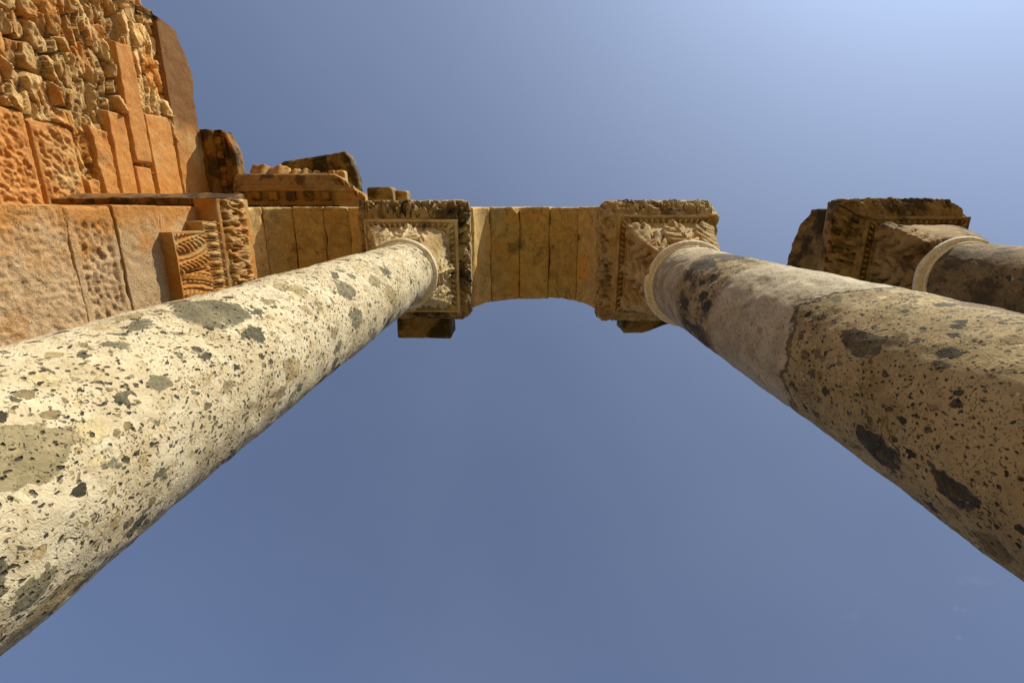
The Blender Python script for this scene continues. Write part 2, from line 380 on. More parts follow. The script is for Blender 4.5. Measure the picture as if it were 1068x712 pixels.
def square_strip(prof, inner, outer, relief, nu=240, nv=16, seed=0, wear=.004, corner=0.0):
    """a carved moulding round a rectangle; prof = [(f, e, z)]: f runs from the inner to the outer rectangle, e is a further offset"""
    pr = np.asarray(prof, float)
    w = .5 * ((outer[0] - inner[0]) + (outer[1] - inner[1]))
    eff = pr[:, 0] * w + pr[:, 1]
    L = np.concatenate([[0], np.cumsum(np.hypot(np.diff(eff), np.diff(pr[:, 2])))]); vv = np.linspace(0, 1, nv + 1)
    q = lambda c: np.interp(vv * L[-1], L, c)
    f, e, z, o = q(pr[:, 0]), q(pr[:, 1]), q(pr[:, 2]), q(eff)
    hx = inner[0] + (outer[0] - inner[0]) * f + e; hy = inner[1] + (outer[1] - inner[1]) * f + e
    cx = inner[3] + (outer[3] - inner[3]) * f; cy = inner[4] + (outer[4] - inner[4]) * f
    mb = MB()
    to, tz = np.gradient(o), np.gradient(z); ln = np.hypot(to, tz) + 1e-9
    no, nz = tz / ln, -to / ln
    for k in range(4):
        ha, hb = (hx, hy) if k % 2 == 0 else (hy, hx)
        U, Vv = np.meshgrid(np.linspace(-1, 1, nu + 1), vv, indexing='ij')
        s = U * ha.mean()
        h = relief(s + 3.7 * k + 10, Vv) * smooth(0, .03, (1 - np.abs(U)) * ha.mean())
        a = U * ha; b = -(hb + no * h); zz = z + nz * h
        cid = ((k + (U > 0)) % 4).astype(float)
        rc = 1 - corner * smooth(.84, 1, np.abs(U)) ** 2 * (.25 + 1.1 * fbm2(cid * 7.7, Vv * .4, 3, 2, seed + 77))
        a = a * rc; b = b * rc
        c, s_ = [(1, 0), (0, 1), (-1, 0), (0, -1)][k]
        P = np.stack([(a * c - b * s_ + cx).ravel(), (a * s_ + b * c + cy).ravel(), zz.ravel()], 1)
        I, J = np.meshgrid(np.arange(nu), np.arange(nv), indexing='ij')
        g = lambda i, j: (i * (nv + 1) + j).ravel()
        F = np.stack([g(I, J), g(I + 1, J), g(I + 1, J + 1), g(I, J + 1)], 1)
        P = P + ((fbm(P, 9, 3, seed) - .5) * 2 * wear)[:, None] * np.array([.6, .6, .6])
        mb.add(P, F)
    return mb

# ------------------------------------------------------------------ columns
def column(label, xc, yc, r, ring_h, M_shaft, M_cap, seed, inner, outer, imp, broken_fn=None, M_band=None, flare=1.25, group='columns of the arcade'):
    Z = lambda h: h + CAM_Z
    root = thing('stone_column', label, 'column', (xc, yc, 0), group)
    O = (xc, yc, 0)
    # shaft
    zs = np.concatenate([np.linspace(.34, Z(ring_h) - .10, 330), [Z(ring_h) - .05, Z(ring_h) - .02]])
    prof = [(r, z) for z in zs]; prof[-2] = (r * 1.0, zs[-2]); prof[-1] = (r * .93, zs[-1])
    V, F = lathe(prof, 220, (xc, yc))
    V = rough(V, F, .010, 2.2, 3, seed); V = rough(V, F, .0055, 13, 3, seed + 3)
    V = V - vnormals(V, F) * (.05 * np.clip(fbm(V, 6, 3, seed + 6) - .67, 0, 1))[:, None]; V = rough(V, F, .002, 45, 2, seed + 4)
    MB().add(V, F).build('shaft', M_shaft, root, O)
    # base
    bm = MB().add(*block((xc - r * 1.45, yc - r * 1.45, .004), (xc + r * 1.45, yc + r * 1.45, .16), .06, .015, .04, .004, seed + 20))
    bm.build('plinth', M_cap, root, O)
    pr = [(r * 1.2 + .12 * math.cos(a) * r / .3, .23 + .068 * math.sin(a)) for a in np.linspace(-PI / 2, PI / 2, 12)] + [(r * 1.12, .305), (r * 1.1, .33)]
    pr += [(r * 1.08 + .05 * math.cos(a), .36 + .03 * math.sin(a)) for a in np.linspace(-PI / 2, PI / 2, 8)] + [(r * .98, .392)]
    V, F = lathe(pr, 96, (xc, yc)); MB().add(rough(V, F, .005, 8, 2, seed + 21), F).build('base_moulding', M_cap, root, O)
    # neck ring of the capital: fillet and torus
    zr = Z(ring_h)
    pr = [(r * .90, zr - .045), (r * 1.02, zr - .045), (r * 1.035, zr - .035), (r * 1.035, zr - .015), (r * 1.01, zr - .006)]
    pr += [(r * 1.04 + .044 * math.cos(a), zr + .038 + .044 * math.sin(a)) for a in np.linspace(-PI / 2.3, PI / 2, 14)] + [(r * .9, zr + .078)]
    V, F = lathe(pr, 144, (xc, yc)); V = rough(V, F, .005, 6, 3, seed + 22); V = V - vnormals(V, F) * (.16 * np.clip(fbm(V, 9, 3, seed + 24) - .64, 0, 1))[:, None]
    MB().add(V, F).build('neck_ring', M_ring, root, O)
    # bell with acanthus
    zi = Z(inner[2])
    nth, nt = 560, 84
    th = np.linspace(0, 2 * PI, nth, endpoint=False); t = np.linspace(0, 1, nt)
    TH, T = np.meshgrid(th, t, indexing='ij')
    cx, cy = inner[3] - xc, inner[4] - yc
    n = 9.0
    ci, si = np.abs(np.cos(TH)) / (inner[0] - .10), np.abs(np.sin(TH)) / (inner[1] - .10)
    Rsq = (ci ** n + si ** n) ** (-1 / n)
    g = T ** flare
    R = r * .98 * (1 - g) + Rsq * .985 * g
    z0 = zr + .05
    zz = z0 + (zi - z0) * (T * .94 + .06 * T ** 2)
    P = np.stack([(xc + cx * g + R * np.cos(TH)).ravel(), (yc + cy * g + R * np.sin(TH)).ravel(), zz.ravel()], 1)
    I, J = np.meshgrid(np.arange(nth), np.arange(nt - 1), indexing='ij'); I2 = (I + 1) % nth
    F = np.stack([I * nt + J, I2 * nt + J, I2 * nt + J + 1, I * nt + J + 1], -1).reshape(-1, 4)
    br = broken_fn(TH, T) if broken_fn else None
    h = 1.5 * acanthus(TH, T, seed, br).ravel()
    h = h * np.clip(T.ravel() * 8, 0, 1) * np.clip((1 - T.ravel()) * 14, 0, 1)
    N = vnormals(P, F)
    P = P + N * h[:, None]
    P = rough(P, F, .006, 8, 3, seed + 30); P = rough(P, F, .003, 30, 2, seed + 31)
    cap = MB().add(P, F).build('capital', M_cap, root, O)
    # egg and dart frame round the top of the bell
    pr = [(0, -.135, zi - .02), (0, -.112, zi - .025), (0, -.104, zi - .010), (0, -.030, zi + .035), (0, -.022, zi + .030), (0, -.0, zi + .034), (0, .0, zi + .060), (0, -.03, zi + .062)]
    square_strip(pr, inner, inner, lambda s, v: 1.15 * (egg_dart(s, np.clip((v - .29) / .26, -.3, 1.3), .062) * smooth(.27, .31, v) * smooth(.58, .53, v) + .012 * np.exp(-((v - .22) / .03) ** 2) + .012 * np.exp(-((v - .63) / .03) ** 2)), 420, 30, seed + 40).build('egg_and_dart_moulding', M_cap, cap, O)
    # carved impost band, then the bearing block
    c = (outer[3], outer[4]); zo = Z(outer[2])
    pr, lo_v, hi_v = imp(zi, zo)
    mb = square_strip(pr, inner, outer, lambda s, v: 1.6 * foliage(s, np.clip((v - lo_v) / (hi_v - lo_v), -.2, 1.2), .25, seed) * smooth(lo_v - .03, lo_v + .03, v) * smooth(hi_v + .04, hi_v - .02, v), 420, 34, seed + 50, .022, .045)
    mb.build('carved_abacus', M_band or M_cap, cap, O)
    V, F = block((c[0] - outer[0] + .03, c[1] - outer[1] + .03, zo + .085), (c[0] + outer[0] - .03, c[1] + outer[1] - .03, Z(5.85)), .07, .02, .04, .006, seed + 60)
    MB().add(V, F).build('bearing_slab', M_cap, cap, O)
    return root

def imp_flat(zi, zo):       # underside almost level, a narrow upright edge
    return [(0, -.05, zi + .055), (0, .0, zi + .062), (.10, .0, zi + .085), (1, -.03, zo - .01), (1, -.005, zo + .015), (1, .0, zo + .10), (1, -.05, zo + .105)], .20, .62
def imp_slope(zi, zo):      # cyma that climbs outwards
    return [(0, -.05, zi + .055), (0, .012, zi + .064), (.2, .0, zi + .10), (1, -.02, zo + .10), (1, .0, zo + .12), (1, .0, zo + .17), (1, -.05, zo + .175)], .22, .74

def broke_left(TH, T):                   # the sheared-off corner towards the courtyard
    d = np.abs((TH + PI / 5 + PI) % (2 * PI) - PI)
    return smooth(.55, .30, d + .25 * (fbm2(TH, T, 5, 3, 3) - .5)) * smooth(.05, .2, T)
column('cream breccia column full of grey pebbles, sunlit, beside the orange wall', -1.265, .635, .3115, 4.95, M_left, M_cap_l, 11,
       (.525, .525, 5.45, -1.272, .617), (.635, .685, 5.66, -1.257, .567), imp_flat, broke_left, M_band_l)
column('tan column with a smooth grey band and black patches, right of the arch', 1.60, .69, .365, 4.66, M_right, M_cap_r, 23,
       (.535, .555, 5.42, 1.565, .597), (.635, .69, 5.62, 1.50, .575), imp_slope, None, M_band_r)
def broke_third(TH, T):
    d = np.abs((TH + PI / 2.4 + PI) % (2 * PI) - PI)
    return smooth(1.0, .6, d + .3 * (fbm2(TH, T, 5, 3, 4) - .5))
column('dark lichened column half hidden behind the right column, no arch on its capital', 4.22, .64, .35, 4.74, M_third, M_cap_3, 37,
       (.55, .54, 5.42, 4.26, .60), (.635, .67, 5.66, 4.095, .535), imp_flat, broke_third, None, .62)

# ------------------------------------------------------------------ arches
Z = lambda h: h + CAM_Z
Y0, Y1 = -.045, 1.16
def voussoir(cx, zc, R, a0, a1, depth, seed, y0=Y0, y1=Y1, jag=0.0):
    s0, s1 = math.radians(a0) * R + .0025, math.radians(a1) * R - .003
    def warp(V):
        a = V[:, 0] / R; rr = R + V[:, 2]
        if jag:
            lo_a = V[:, 0] < (s0 + s1) / 2
            a = a + jag * (smooth(.8, -.3, V[:, 1]) * .42 + (fbm(V, 5, 3, seed) - .5) * .22) * smooth(s1, s0, V[:, 0])
        return np.stack([cx - rr * np.cos(a), V[:, 1], zc + rr * np.sin(a)], 1)
    return block((s0, y0, 0), (s1, y1, depth), .030, .016, .09, .009, seed, warp)

def arch(label, cx, R, joints, seed, mat, tones):
    root = thing('stone_arch', label, 'arch', (cx, .55, Z(5.85)), 'arches of the arcade')
    for k in range(len(joints) - 1):
        dy = (RNG.random() - .5) * .012
        V, F = voussoir(cx, Z(5.853), R + (RNG.random() - .5) * .022, joints[k], joints[k + 1], .46, seed + k * 7, Y0 + dy, Y1 + (RNG.random() - .5) * .05)
        MB().add(V, F, tones[k]).build('voussoir', mat, root, (cx, .55, Z(5.85)))
    return root
arch('whole stone arch of five blocks spanning the two front columns against the sky', .13, .722, [0, 40, 75, 106, 140, 180], 101, M_arch, [.70, .42, .56, .36, .62])
arch('stone arch between the orange wall pier and the pebbly cream column', -2.72, .785, [0, 35, 62, 90, 118, 146, 180], 151, M_arch, [.85, .42, .45, .3, .5, .5])

# broken springer on the third capital
V, F = voussoir(2.86, Z(5.853), .66, 137, 178, .62, 301, -.02, 1.14, jag=.9)
s_ = thing('springer_stone', 'dark broken springer of a lost arch, on the left of the third capital', 'springer', (3.6, .55, Z(5.85)), 'broken stones above the capitals')
MB().add(V, F, .35).build('broken_arch_block', M_block, s_, (3.6, .55, Z(5.85)))
V, F = block((3.66, .06, Z(5.856)), (4.75, 1.1, Z(6.35)), .07, .04, .12, .015, 305)
MB().add(V, F, .4).build('bedding_block', M_block, s_, (3.6, .55, Z(5.85)))

# blocks over the two front capitals: fill between the arches
def one_block(name, label, cat, lo, hi, mat, seed, group=None, tone=.5, **kw):
    V, F = block(lo, hi, seed=seed, **kw)
    o = MB().add(V, F, tone).build(name, mat, None, tuple((np.asarray(lo) + np.asarray(hi)) / 2 * np.array([1, 1, 0]) + np.array([0, 0, lo[2]])))
    return tag(o, label, cat, group)
one_block('bracket_block', 'rough brown block jutting out beyond the pebbly column\'s capital', 'stone block', (-1.61, 1.166, Z(5.87)), (-.925, 1.565, Z(6.32)), M_block, 401, 'bracket blocks beyond the capitals', .6, amp=.008)
def bev(V):
    t = smooth(1.45, 1.82, V[:, 0])
    V = V.copy(); V[:, 1] -= t * .12 * smooth(1.2, 1.5, V[:, 1]); return V
one_block('bracket_block', 'rough brown block jutting out beyond the tan column\'s capital', 'stone block', (1.245, 1.166, Z(5.87)), (1.84, 1.48, Z(6.3)), M_block, 403, 'bracket blocks beyond the capitals', .6, amp=.008, warp=bev)
one_block('spandrel_block', 'stone filling the gap between the two arches over the pebbly column', 'stone block', (-1.425, .0, Z(5.86)), (-1.10, 1.10, Z(6.9)), M_arch, 405, None, .45, cell=.08)
one_block('spandrel_block', 'worn stump of wall standing over the tan column\'s capital', 'stone block', (1.33, .05, Z(5.86)), (1.95, 1.08, Z(6.5)), M_arch, 407, None, .45, cell=.08, rad=.06, chip=.2)

# ------------------------------------------------------------------ pier of the wall with its carved capital
XP = -3.55
PO = (-4.4, .55, 0)
pier = thing('wall_pier', 'orange stained ashlar pier projecting from the wall, with carved leaf capital', 'pier', PO)
mb = MB()
courses = [(0.004 - CAM_Z, -.9, 0), (-.9, -.3, 0), (-.3, .35, 0), (.35, .95, 0), (.95, 1.55, 0), (1.55, 2.1, 0), (2.1, 2.72, 0), (2.72, 3.738, 1), (3.738, 4.195, 2), (4.195, 4.73, 0), (4.73, 5.40, 0), (5.40, 5.848, 0)]
for k, (a, b, kind) in enumerate(courses):
    vis = b > 2.6
    xo = XP + [-.004, .004, 0, -.006, .003][k % 5]
    lo = np.array([-5.46, -.05 + .004 * (k % 3), Z(a) + .003]); hi = np.array([xo, 1.19, Z(b) - .003])
    V, F = block(lo, hi, .0135 if kind else .019 if vis else .1, .014, .05, .004, 500 + k)
    if vis:                                    # tooled surfaces on the face
        N = vnormals(V, F); f = N[:, 0] > .8
        y, h = V[:, 1], V[:, 2] - CAM_Z
        if kind == 1:
            d = (fbm(V, 34, 2, 61) - .5) * .026 + (fbm(V * np.array([1, 1, 1.6]), 11, 3, 62) - .5) * .014
        elif kind == 2:                        # rough pecked panel inside a smooth margin
            ins = smooth(.05, .09, np.minimum(h - a, b - h)) * smooth(.06, .12, y)
            d = ins * ((fbm(V * np.array([1, .8, 1.3]), 30, 2, 63) - .5) * .06 - .012)
        else:
            d = (fbm(V, 20, 3, 64) - .5) * .016
        V[:, 0] += d * f
    mb.add(V, F, [.55, .45, .6, .5, .4][k % 5] if kind != 1 else .62)
mb.build('masonry', M_pier, pier, PO)

# the carved capital on the pier
def relief_panel(Yr, prof, relief, ny, nv, seed, wear=.004):
    pr = np.asarray(prof, float)          # (X, h)
    L = np.concatenate([[0], np.cumsum(np.hypot(np.diff(pr[:, 0]), np.diff(pr[:, 1])))])
    vv = np.linspace(0, 1, nv + 1); x = np.interp(vv * L[-1], L, pr[:, 0]); z = np.interp(vv * L[-1], L, pr[:, 1]) + CAM_Z
    tx, tz = np.gradient(x), np.gradient(z); ln = np.hypot(tx, tz) + 1e-9
    nx, nz = tz / ln, -tx / ln
    Yg, Vg = np.meshgrid(np.linspace(Yr[0], Yr[1], ny + 1), vv, indexing='ij')
    h = relief(Yg, Vg)
    P = np.stack([(x + nx * h).ravel(), Yg.ravel(), (z + nz * h).ravel()], 1)
    # flanks: run both ends back into the wall
    I, J = np.meshgrid(np.arange(ny), np.arange(nv), indexing='ij')
    g = lambda i, j: (i * (nv + 1) + j).ravel()
    F = np.stack([g(I, J), g(I + 1, J), g(I + 1, J + 1), g(I, J + 1)], 1)
    P = P + ((fbm(P, 10, 3, seed) - .5) * 2 * wear)[:, None]
    mb = MB().add(P, F)
    for row in (0, ny):
        A = P[row * (nv + 1):(row + 1) * (nv + 1)]
        n = len(A); k = 6
        Q = np.concatenate([A + (np.array([XP - .02, 0, 0]) - A * np.array([1, 0, 0])) * (q / k) for q in range(k + 1)])
        I, J = np.meshgrid(np.arange(k), np.arange(n - 1), indexing='ij')
        f = np.stack([(I * n + J).ravel(), (I * n + J + 1).ravel(), ((I + 1) * n + J + 1).ravel(), ((I + 1) * n + J).ravel()], 1)
        mb.add(Q + 0, f if row == 0 else f[:, ::-1])
    # underside back to the wall
    A = P.reshape(ny + 1, nv + 1, 3)[:, 0]
    n = ny + 1; k = 4
    Q = np.concatenate([A + (np.array([XP - .02, 0, 0]) - A * np.array([1, 0, 0])) * (q / k) for q in range(k + 1)])
    I, J = np.meshgrid(np.arange(k), np.arange(n - 1), indexing='ij')
    f = np.stack([(I * n + J).ravel(), ((I + 1) * n + J).ravel(), ((I + 1) * n + J + 1).ravel(), (I * n + J + 1).ravel()], 1)
    mb.add(Q, f)
    return mb

def leafy(Yg, Vg):
    """one broad acanthus leaf seen flat: a drilled midline, curving stems and two rows of cut teeth on each side"""
    w = (fbm2(Yg, Vg * .4, 7, 3, 71) - .5) * 1.9
    d = np.abs(Yg - .60) + w * .03
    dd = d - .09 * Vg ** 1.6 + .02
    h = .008 + .014 * (.5 + .5 * np.cos(2 * PI * (dd - .16) / .052))
    for c, hw in ((.055, .042), (.255, .045), (.40, .035)):
        row = smooth(hw, hw * .6, np.abs(dd - c))
        tooth = np.abs(np.sin(PI * (Vg * 7.5 + (dd - c) * 16 * (1 if c < .3 else -1)))) ** .6
        dr = np.exp(-((np.abs(dd - c) - hw) / .012) ** 2) * (1 - tooth)
        h = h * (1 - row) + row * (.004 + .032 * tooth) - .022 * dr
    h = h - .04 * np.exp(-((Yg - .60 + w * .03) / .012) ** 2) * smooth(.15, .3, Vg) * smooth(.95, .8, Vg)
    h = h * (.55 + .9 * fbm2(Yg, Vg * .4, 9, 2, 78))
    fr_ = smooth(.03, .08, Vg) * smooth(.015, .04, Yg - .20)
    return h * fr_ + .024 * (1 - fr_)
acap = relief_panel((.20, 1.12), [(-3.445, 4.69), (-3.43, 4.78), (-3.40, 4.95), (-3.385, 5.09)], leafy, 300, 110, 72).build('pilaster_capital', M_antacap, pier, PO)
relief_panel((.105, 1.14), [(-3.40, 5.085), (-3.385, 5.10), (-3.375, 5.12), (-3.345, 5.30), (-3.335, 5.305)], lambda y, v: egg_dart(y, np.clip(v * 1.4 - .3, -.3, 1.3), .10) * 1.2 * smooth(.12, .25, v), 240, 24, 74).build('egg_and_dart_moulding', M_antacap, acap, PO)
relief_panel((-.13, 1.16), [(-3.385, 5.30), (-3.345, 5.315), (-3.335, 5.335), (-3.275, 5.60), (-3.262, 5.62), (-3.262, 5.80), (-3.30, 5.81), (-3.50, 5.82)], lambda y, v: foliage(y, np.clip((v - .14) / .42, -.2, 1.2), .28, 75) * 1.15 * smooth(.12, .18, v) * smooth(.60, .52, v), 260, 40, 76, .008).build('carved_abacus', M_antacap, acap, PO)
# return of the abacus moulding along the back of the pier to the wall
V, F = block((-5.42, -.145, Z(5.44)), (-3.27, -.052, Z(5.80)), .03, .03, .05, .012, 560)
V = V + np.stack([np.zeros(len(V)), -.05 * smooth(Z(5.45), Z(5.75), V[:, 2]) * (V[:, 1] < -.08), np.zeros(len(V))], 1)
MB().add(V, F, .35).build('moulding_return', M_corn, acap, PO)

# ------------------------------------------------------------------ ruined wall: a carved height field on the plane X = -5.2
XW = -5.2
WO = (-5.6, -2.2, 0)
wall = thing('ruined_wall', 'tall orange wall of rubble and ashlar with a broken top edge', 'wall', WO)
Yc = np.concatenate([np.linspace(-6.5, -3.75, 60), np.arange(-3.72, -.046, .0135)])
nh = 330
top = 8.22 - .16 * smooth(-2.2, -2.6, Yc) - .62 * smooth(-2.60, -2.72, Yc) - .5 * smooth(-2.8, -3.6, Yc) + (fbm2(Yc, Yc * 0, 3, 3, 81) - .5) * .10 + (fbm2(Yc, Yc * 0, 9, 2, 82) - .5) * .08
vf = np.concatenate([np.linspace(0, .56, 50, endpoint=False), np.linspace(.56, 1, nh)])
HB = .004 - CAM_Z
YY, VV = np.meshgrid(Yc, vf, indexing='ij')
HH = HB + VV * (top[:, None] - HB)
def rubble(Y, H, ly, lh, seed, n=3):
    wy = (fbm2(Y, H, 3.0, 3, seed + 1) - .5) * .22; wh = (fbm2(Y + 9, H, 3.0, 3, seed + 2) - .5) * .16
    a = (Y + wy) / ly; b = (H + wh) / lh
    ib = np.floor(b); best = np.full(Y.shape, 9.0); sec = np.full(Y.shape, 9.0); bid = np.zeros(Y.shape); bx = np.zeros(Y.shape); by = np.zeros(Y.shape)
    for db in (-1, 0, 1):
        r = ib + db
        sh = _hash(r.ravel(), r.ravel() * 0 + 5, r.ravel() * 0, seed).reshape(Y.shape)
        ia = np.floor(a + sh)
        for da in (-1, 0, 1):
            c = ia + da
            j1 = _hash(c.ravel(), r.ravel(), r.ravel() * 0, seed + 7).reshape(Y.shape); j2 = _hash(c.ravel(), r.ravel(), r.ravel() * 0 + 1, seed + 8).reshape(Y.shape)
            px = c + .5 + (j1 - .5) * .75 - sh; py = r + .5 + (j2 - .5) * .6
            dx, dy = a - px, b - py
            d = (np.abs(dx) ** 2.4 + np.abs(dy) ** 2.4) ** (1 / 2.4)
            idv = _hash(c.ravel(), r.ravel(), r.ravel() * 0 + 2, seed + 9).reshape(Y.shape)
            d = d - .12 * idv
            new = d < best
            sec = np.where(new, best, np.minimum(sec, d)); bid = np.where(new, idv, bid)
            bx = np.where(new, dx, bx); by = np.where(new, dy, by); best = np.where(new, d, best)
    e = (sec - best)
    return e, bid, bx, by
e1, id1, bx1, by1 = rubble(YY, HH, .27, .13, 200)
e2, id2, bx2, by2 = rubble(YY, HH, .40, .075, 240)
zone = smooth(.52, .56, fbm2(YY * .55, HH * 1.3, 1.7, 2, 91))          # patches of thin flat courses among the lumps
zone = np.maximum(zone, smooth(5.22, 5.12, HH) * (YY < -1.0))
def stone_h(e, idv, bx, by, d):
    dome = smooth(.035, .13, e) ** .75
    return dome * (d * (.45 + .75 * idv)) + dome * (bx * (idv - .5) * .17 + by * (((idv * 7.3) % 1) - .5) * .20)
hr = stone_h(e1, id1, bx1, by1, .165) * (1 - zone) + stone_h(e2, id2, bx2, by2, .085) * zone
tone_r = (id1 * (1 - zone) + id2 * zone)
gap_shade = smooth(.07, .03, e1 * (1 - zone) + e2 * zone)                 # shade of the gaps between stones, painted in as a darker tone
P0 = np.stack([YY.ravel(), HH.ravel(), np.zeros(YY.size)], 1)
hr = hr - .20 + ((fbm(P0, 9, 4, 93) - .5) * .06 + (fbm(P0 * np.array([.5, 1.6, 1]), 22, 3, 94) - .5) * .055).reshape(YY.shape)
tone_r = tone_r - .9 * gap_shade
pale = smooth(6.9, 7.05, HH) * smooth(-1.2, -1.5, YY)
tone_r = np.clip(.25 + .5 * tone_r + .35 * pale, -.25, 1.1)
hr = np.where(pale > .5, hr * .62 - .035, hr)
# ashlar stones: (Y from, Y to, h from, h to, kind)
stones = [(-.60, -.046, 4.28, 4.82, 1), (-1.35, -.61, 4.28, 4.82, 1), (-1.02, -.046, 4.83, 5.345, 1), (-.93, -.046, 5.36, 5.90, 1), (-.42, -.046, 5.91, 6.10, 3),
          (-1.0, -.046, 6.12, 6.395, 4), (-1.22, -.046, 6.40, 6.705, 0), (-.62, -.046, 6.715, 7.035, 0), (-2.12, -.63, 6.715, 7.035, 0), (-1.34, -.046, 7.045, 7.575, 0), (-2.72, -.046, 7.585, 8.4, 0)]
for r_ in range(10):                                                   # regular courses lower down
    a = HB + r_ * (4.28 - HB) / 10; b = HB + (r_ + 1) * (4.28 - HB) / 10 - .012
    y = -.046
    while y > -6.4:
        w = .7 + .7 * ((r_ * 37 + int(-y * 10)) % 7) / 7
        stones.append((y - w + .012, y, a, b, 1 if r_ % 2 else 0)); y -= w
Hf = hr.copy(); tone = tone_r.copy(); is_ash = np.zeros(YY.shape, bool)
jit = (fbm2(YY, HH, 5, 3, 95) - .5) * .05
for k, (ya, yb, ha, hb, kind) in enumerate(stones):
    rag = (fbm2(YY, HH, 3.5, 3, 96 + k) - .5) * .14
    dy1 = (YY - ya) + rag * 1.0; dy2 = yb + (.03 if yb > -.1 else 0) - YY
    tilt = (YY - yb) * (.012 if k % 2 else -.008)
    dh = np.minimum(HH - ha - tilt, hb - HH + tilt) + jit * .22
    d = np.minimum(np.minimum(dy1, dy2), dh)
    inside = d > 0
    edge = smooth(0, .028, d)
    base = -.02 - .012 * ((k * 5) % 4)
    if kind == 1: tx = smooth(.04, .09, d) * ((fbm2(YY, HH * 1.2, 21, 2, 97) - .45) * .075)
    elif kind == 3: tx = (fbm2(YY, HH, 8, 3, 98) - .5) * .10 - .02
    elif kind == 4: tx = (fbm2(YY, HH, 7, 3, 98) - .5) * .07 - .01
    else: tx = (fbm2(YY, HH, 9, 3, 99) - .5) * .016 + (fbm2(YY, HH, 2, 2, 100) - .5) * .02
    hs = base - .07 * (1 - edge) + tx
    Hf = np.where(inside, hs, Hf); tone = np.where(inside, .40 + .22 * ((k * 7) % 5) / 4, tone); is_ash |= inside
# wall mesh: front, then over the top and down the back
pat = smooth(-.75, -1.25, YY + (fbm2(YY, HH, 2.5, 4, 110) - .5) * .9) * smooth(7.5, 7.65, HH)
tone = tone - 1.15 * pat * is_ash
nY = len(Yc); nV = len(vf)
front = np.stack([XW + Hf, YY, HH + CAM_Z], -1)
tops = []
for q, dx in enumerate((-.25, -.5, -.75, -1.0)):
    tops.append(np.stack([np.full(nY, XW + dx), Yc, top + CAM_Z + (fbm2(Yc, Yc * 0 + q, 4, 3, 83) - .5) * .2], -1))
back = [np.stack([np.full(nY, XW - 1.02), Yc, HB + CAM_Z + (top - HB) * f], -1) for f in (.8, .5, .25, 0)]
G = np.concatenate([front, np.stack(tops + back, 1)], 1)
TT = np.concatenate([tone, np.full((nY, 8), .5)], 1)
AM = np.concatenate([is_ash, np.zeros((nY, 8), bool)], 1)
nR = G.shape[1]
I, J = np.meshgrid(np.arange(nY - 1), np.arange(nR - 1), indexing='ij')
g = lambda i, j: (i * nR + j)
F = np.stack([g(I, J), g(I + 1, J), g(I + 1, J + 1), g(I, J + 1)], -1)
am = (AM[:-1, :-1].astype(int) + AM[1:, :-1] + AM[1:, 1:] + AM[:-1, 1:]) >= 3
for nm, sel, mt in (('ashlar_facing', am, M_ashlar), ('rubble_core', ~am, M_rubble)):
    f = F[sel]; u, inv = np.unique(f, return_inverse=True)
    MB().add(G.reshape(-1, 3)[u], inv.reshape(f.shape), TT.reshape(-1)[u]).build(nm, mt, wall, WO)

# wall over the left arch that carries the cornice
WA = (-4.0, .55, Z(6.6))
aw = thing('arcade_wall', 'orange and grey upper wall resting on the left arch, carrying the cornice', 'wall', WA)
mb = MB()
for k, (x0, x1, h0, h1) in enumerate([(-5.44, -3.99, 5.852, 6.45), (-5.44, -4.0, 6.455, 7.2), (-3.985, -3.24, 7.12, 7.2), (-5.44, -4.3, 7.205, 7.95), (-4.29, -3.2, 7.205, 7.95), (-3.19, -2.45, 7.205, 7.9), (-2.44, -1.95, 7.205, 7.62)]):
    mb.add(*block((x0, -.035, Z(h0)), (x1, 1.12, Z(h1)), .09, .02, .06, .006, 600 + k), tone=.4 + .06 * (k % 4))
# haunches between voussoirs and the wall courses
def haunch(V):
    V = V.copy(); cx, R = -2.72, .785 + .475
    dx = V[:, 0] - cx; lim = np.sqrt(np.clip(R * R - dx * dx, 0, None)) + Z(5.853)
    t = (V[:, 2] - V[:, 2].min()) / (V[:, 2].max() - V[:, 2].min())
    V[:, 2] = lim + (V[:, 2].max() - lim) * t; return V
mb.add(*block((-3.97, -.03, Z(6.5)), (-1.47, 1.12, Z(7.195)), .08, .01, .0, .003, 620, haunch), tone=.45)
mb.build('masonry', M_arch, aw, WA)

# ------------------------------------------------------------------ cornice pieces
def extrude_profile(prof, axis, a, b, seed, n, amp=.008, warp=None):
    """profile (out, h) swept along an axis; out is measured along +X (axis Y) or -Y (axis X); closed ends"""
    pr = np.asarray(prof, float)
    pts = [pr[0]]
    for p, q in zip(pr[:-1], pr[1:]):
        m = max(1, int(np.hypot(*(q - p)) / .03))
        for t in range(1, m + 1): pts.append(p + (q - p) * t / m)
    pr = np.array(pts); m = len(pr)
    T = np.linspace(a, b, n + 1)
    V = []
    for t in T:
        o = pr[:, 0]; h = pr[:, 1] + CAM_Z
        V.append(np.stack([o, np.full(m, t), h], 1) if axis == 'Y' else np.stack([np.full(m, t), -o, h], 1))
    V = np.concatenate(V)
    I, J = np.meshgrid(np.arange(n), np.arange(m), indexing='ij'); J2 = (J + 1) % m
    F = np.stack([I * m + J, (I + 1) * m + J, (I + 1) * m + J2, I * m + J2], -1).reshape(-1, 4)
    caps = []
    c0 = len(V); V = np.concatenate([V, V[:m].mean(0, keepdims=True), V[-m:].mean(0, keepdims=True)])
    for j in range(m):
        caps.append([c0, j, (j + 1) % m, (j + 1) % m]); caps.append([c0 + 1, n * m + (j + 1) % m, n * m + j, n * m + j])
    F = np.concatenate([F, np.array(caps)])
    if warp: V = warp(V)
    V = rough(V, F, amp, 6, 3, seed); V = rough(V, F, amp * .6, 22, 2, seed + 1)
    return V, F

CG = 'cornice pieces on the ruin'
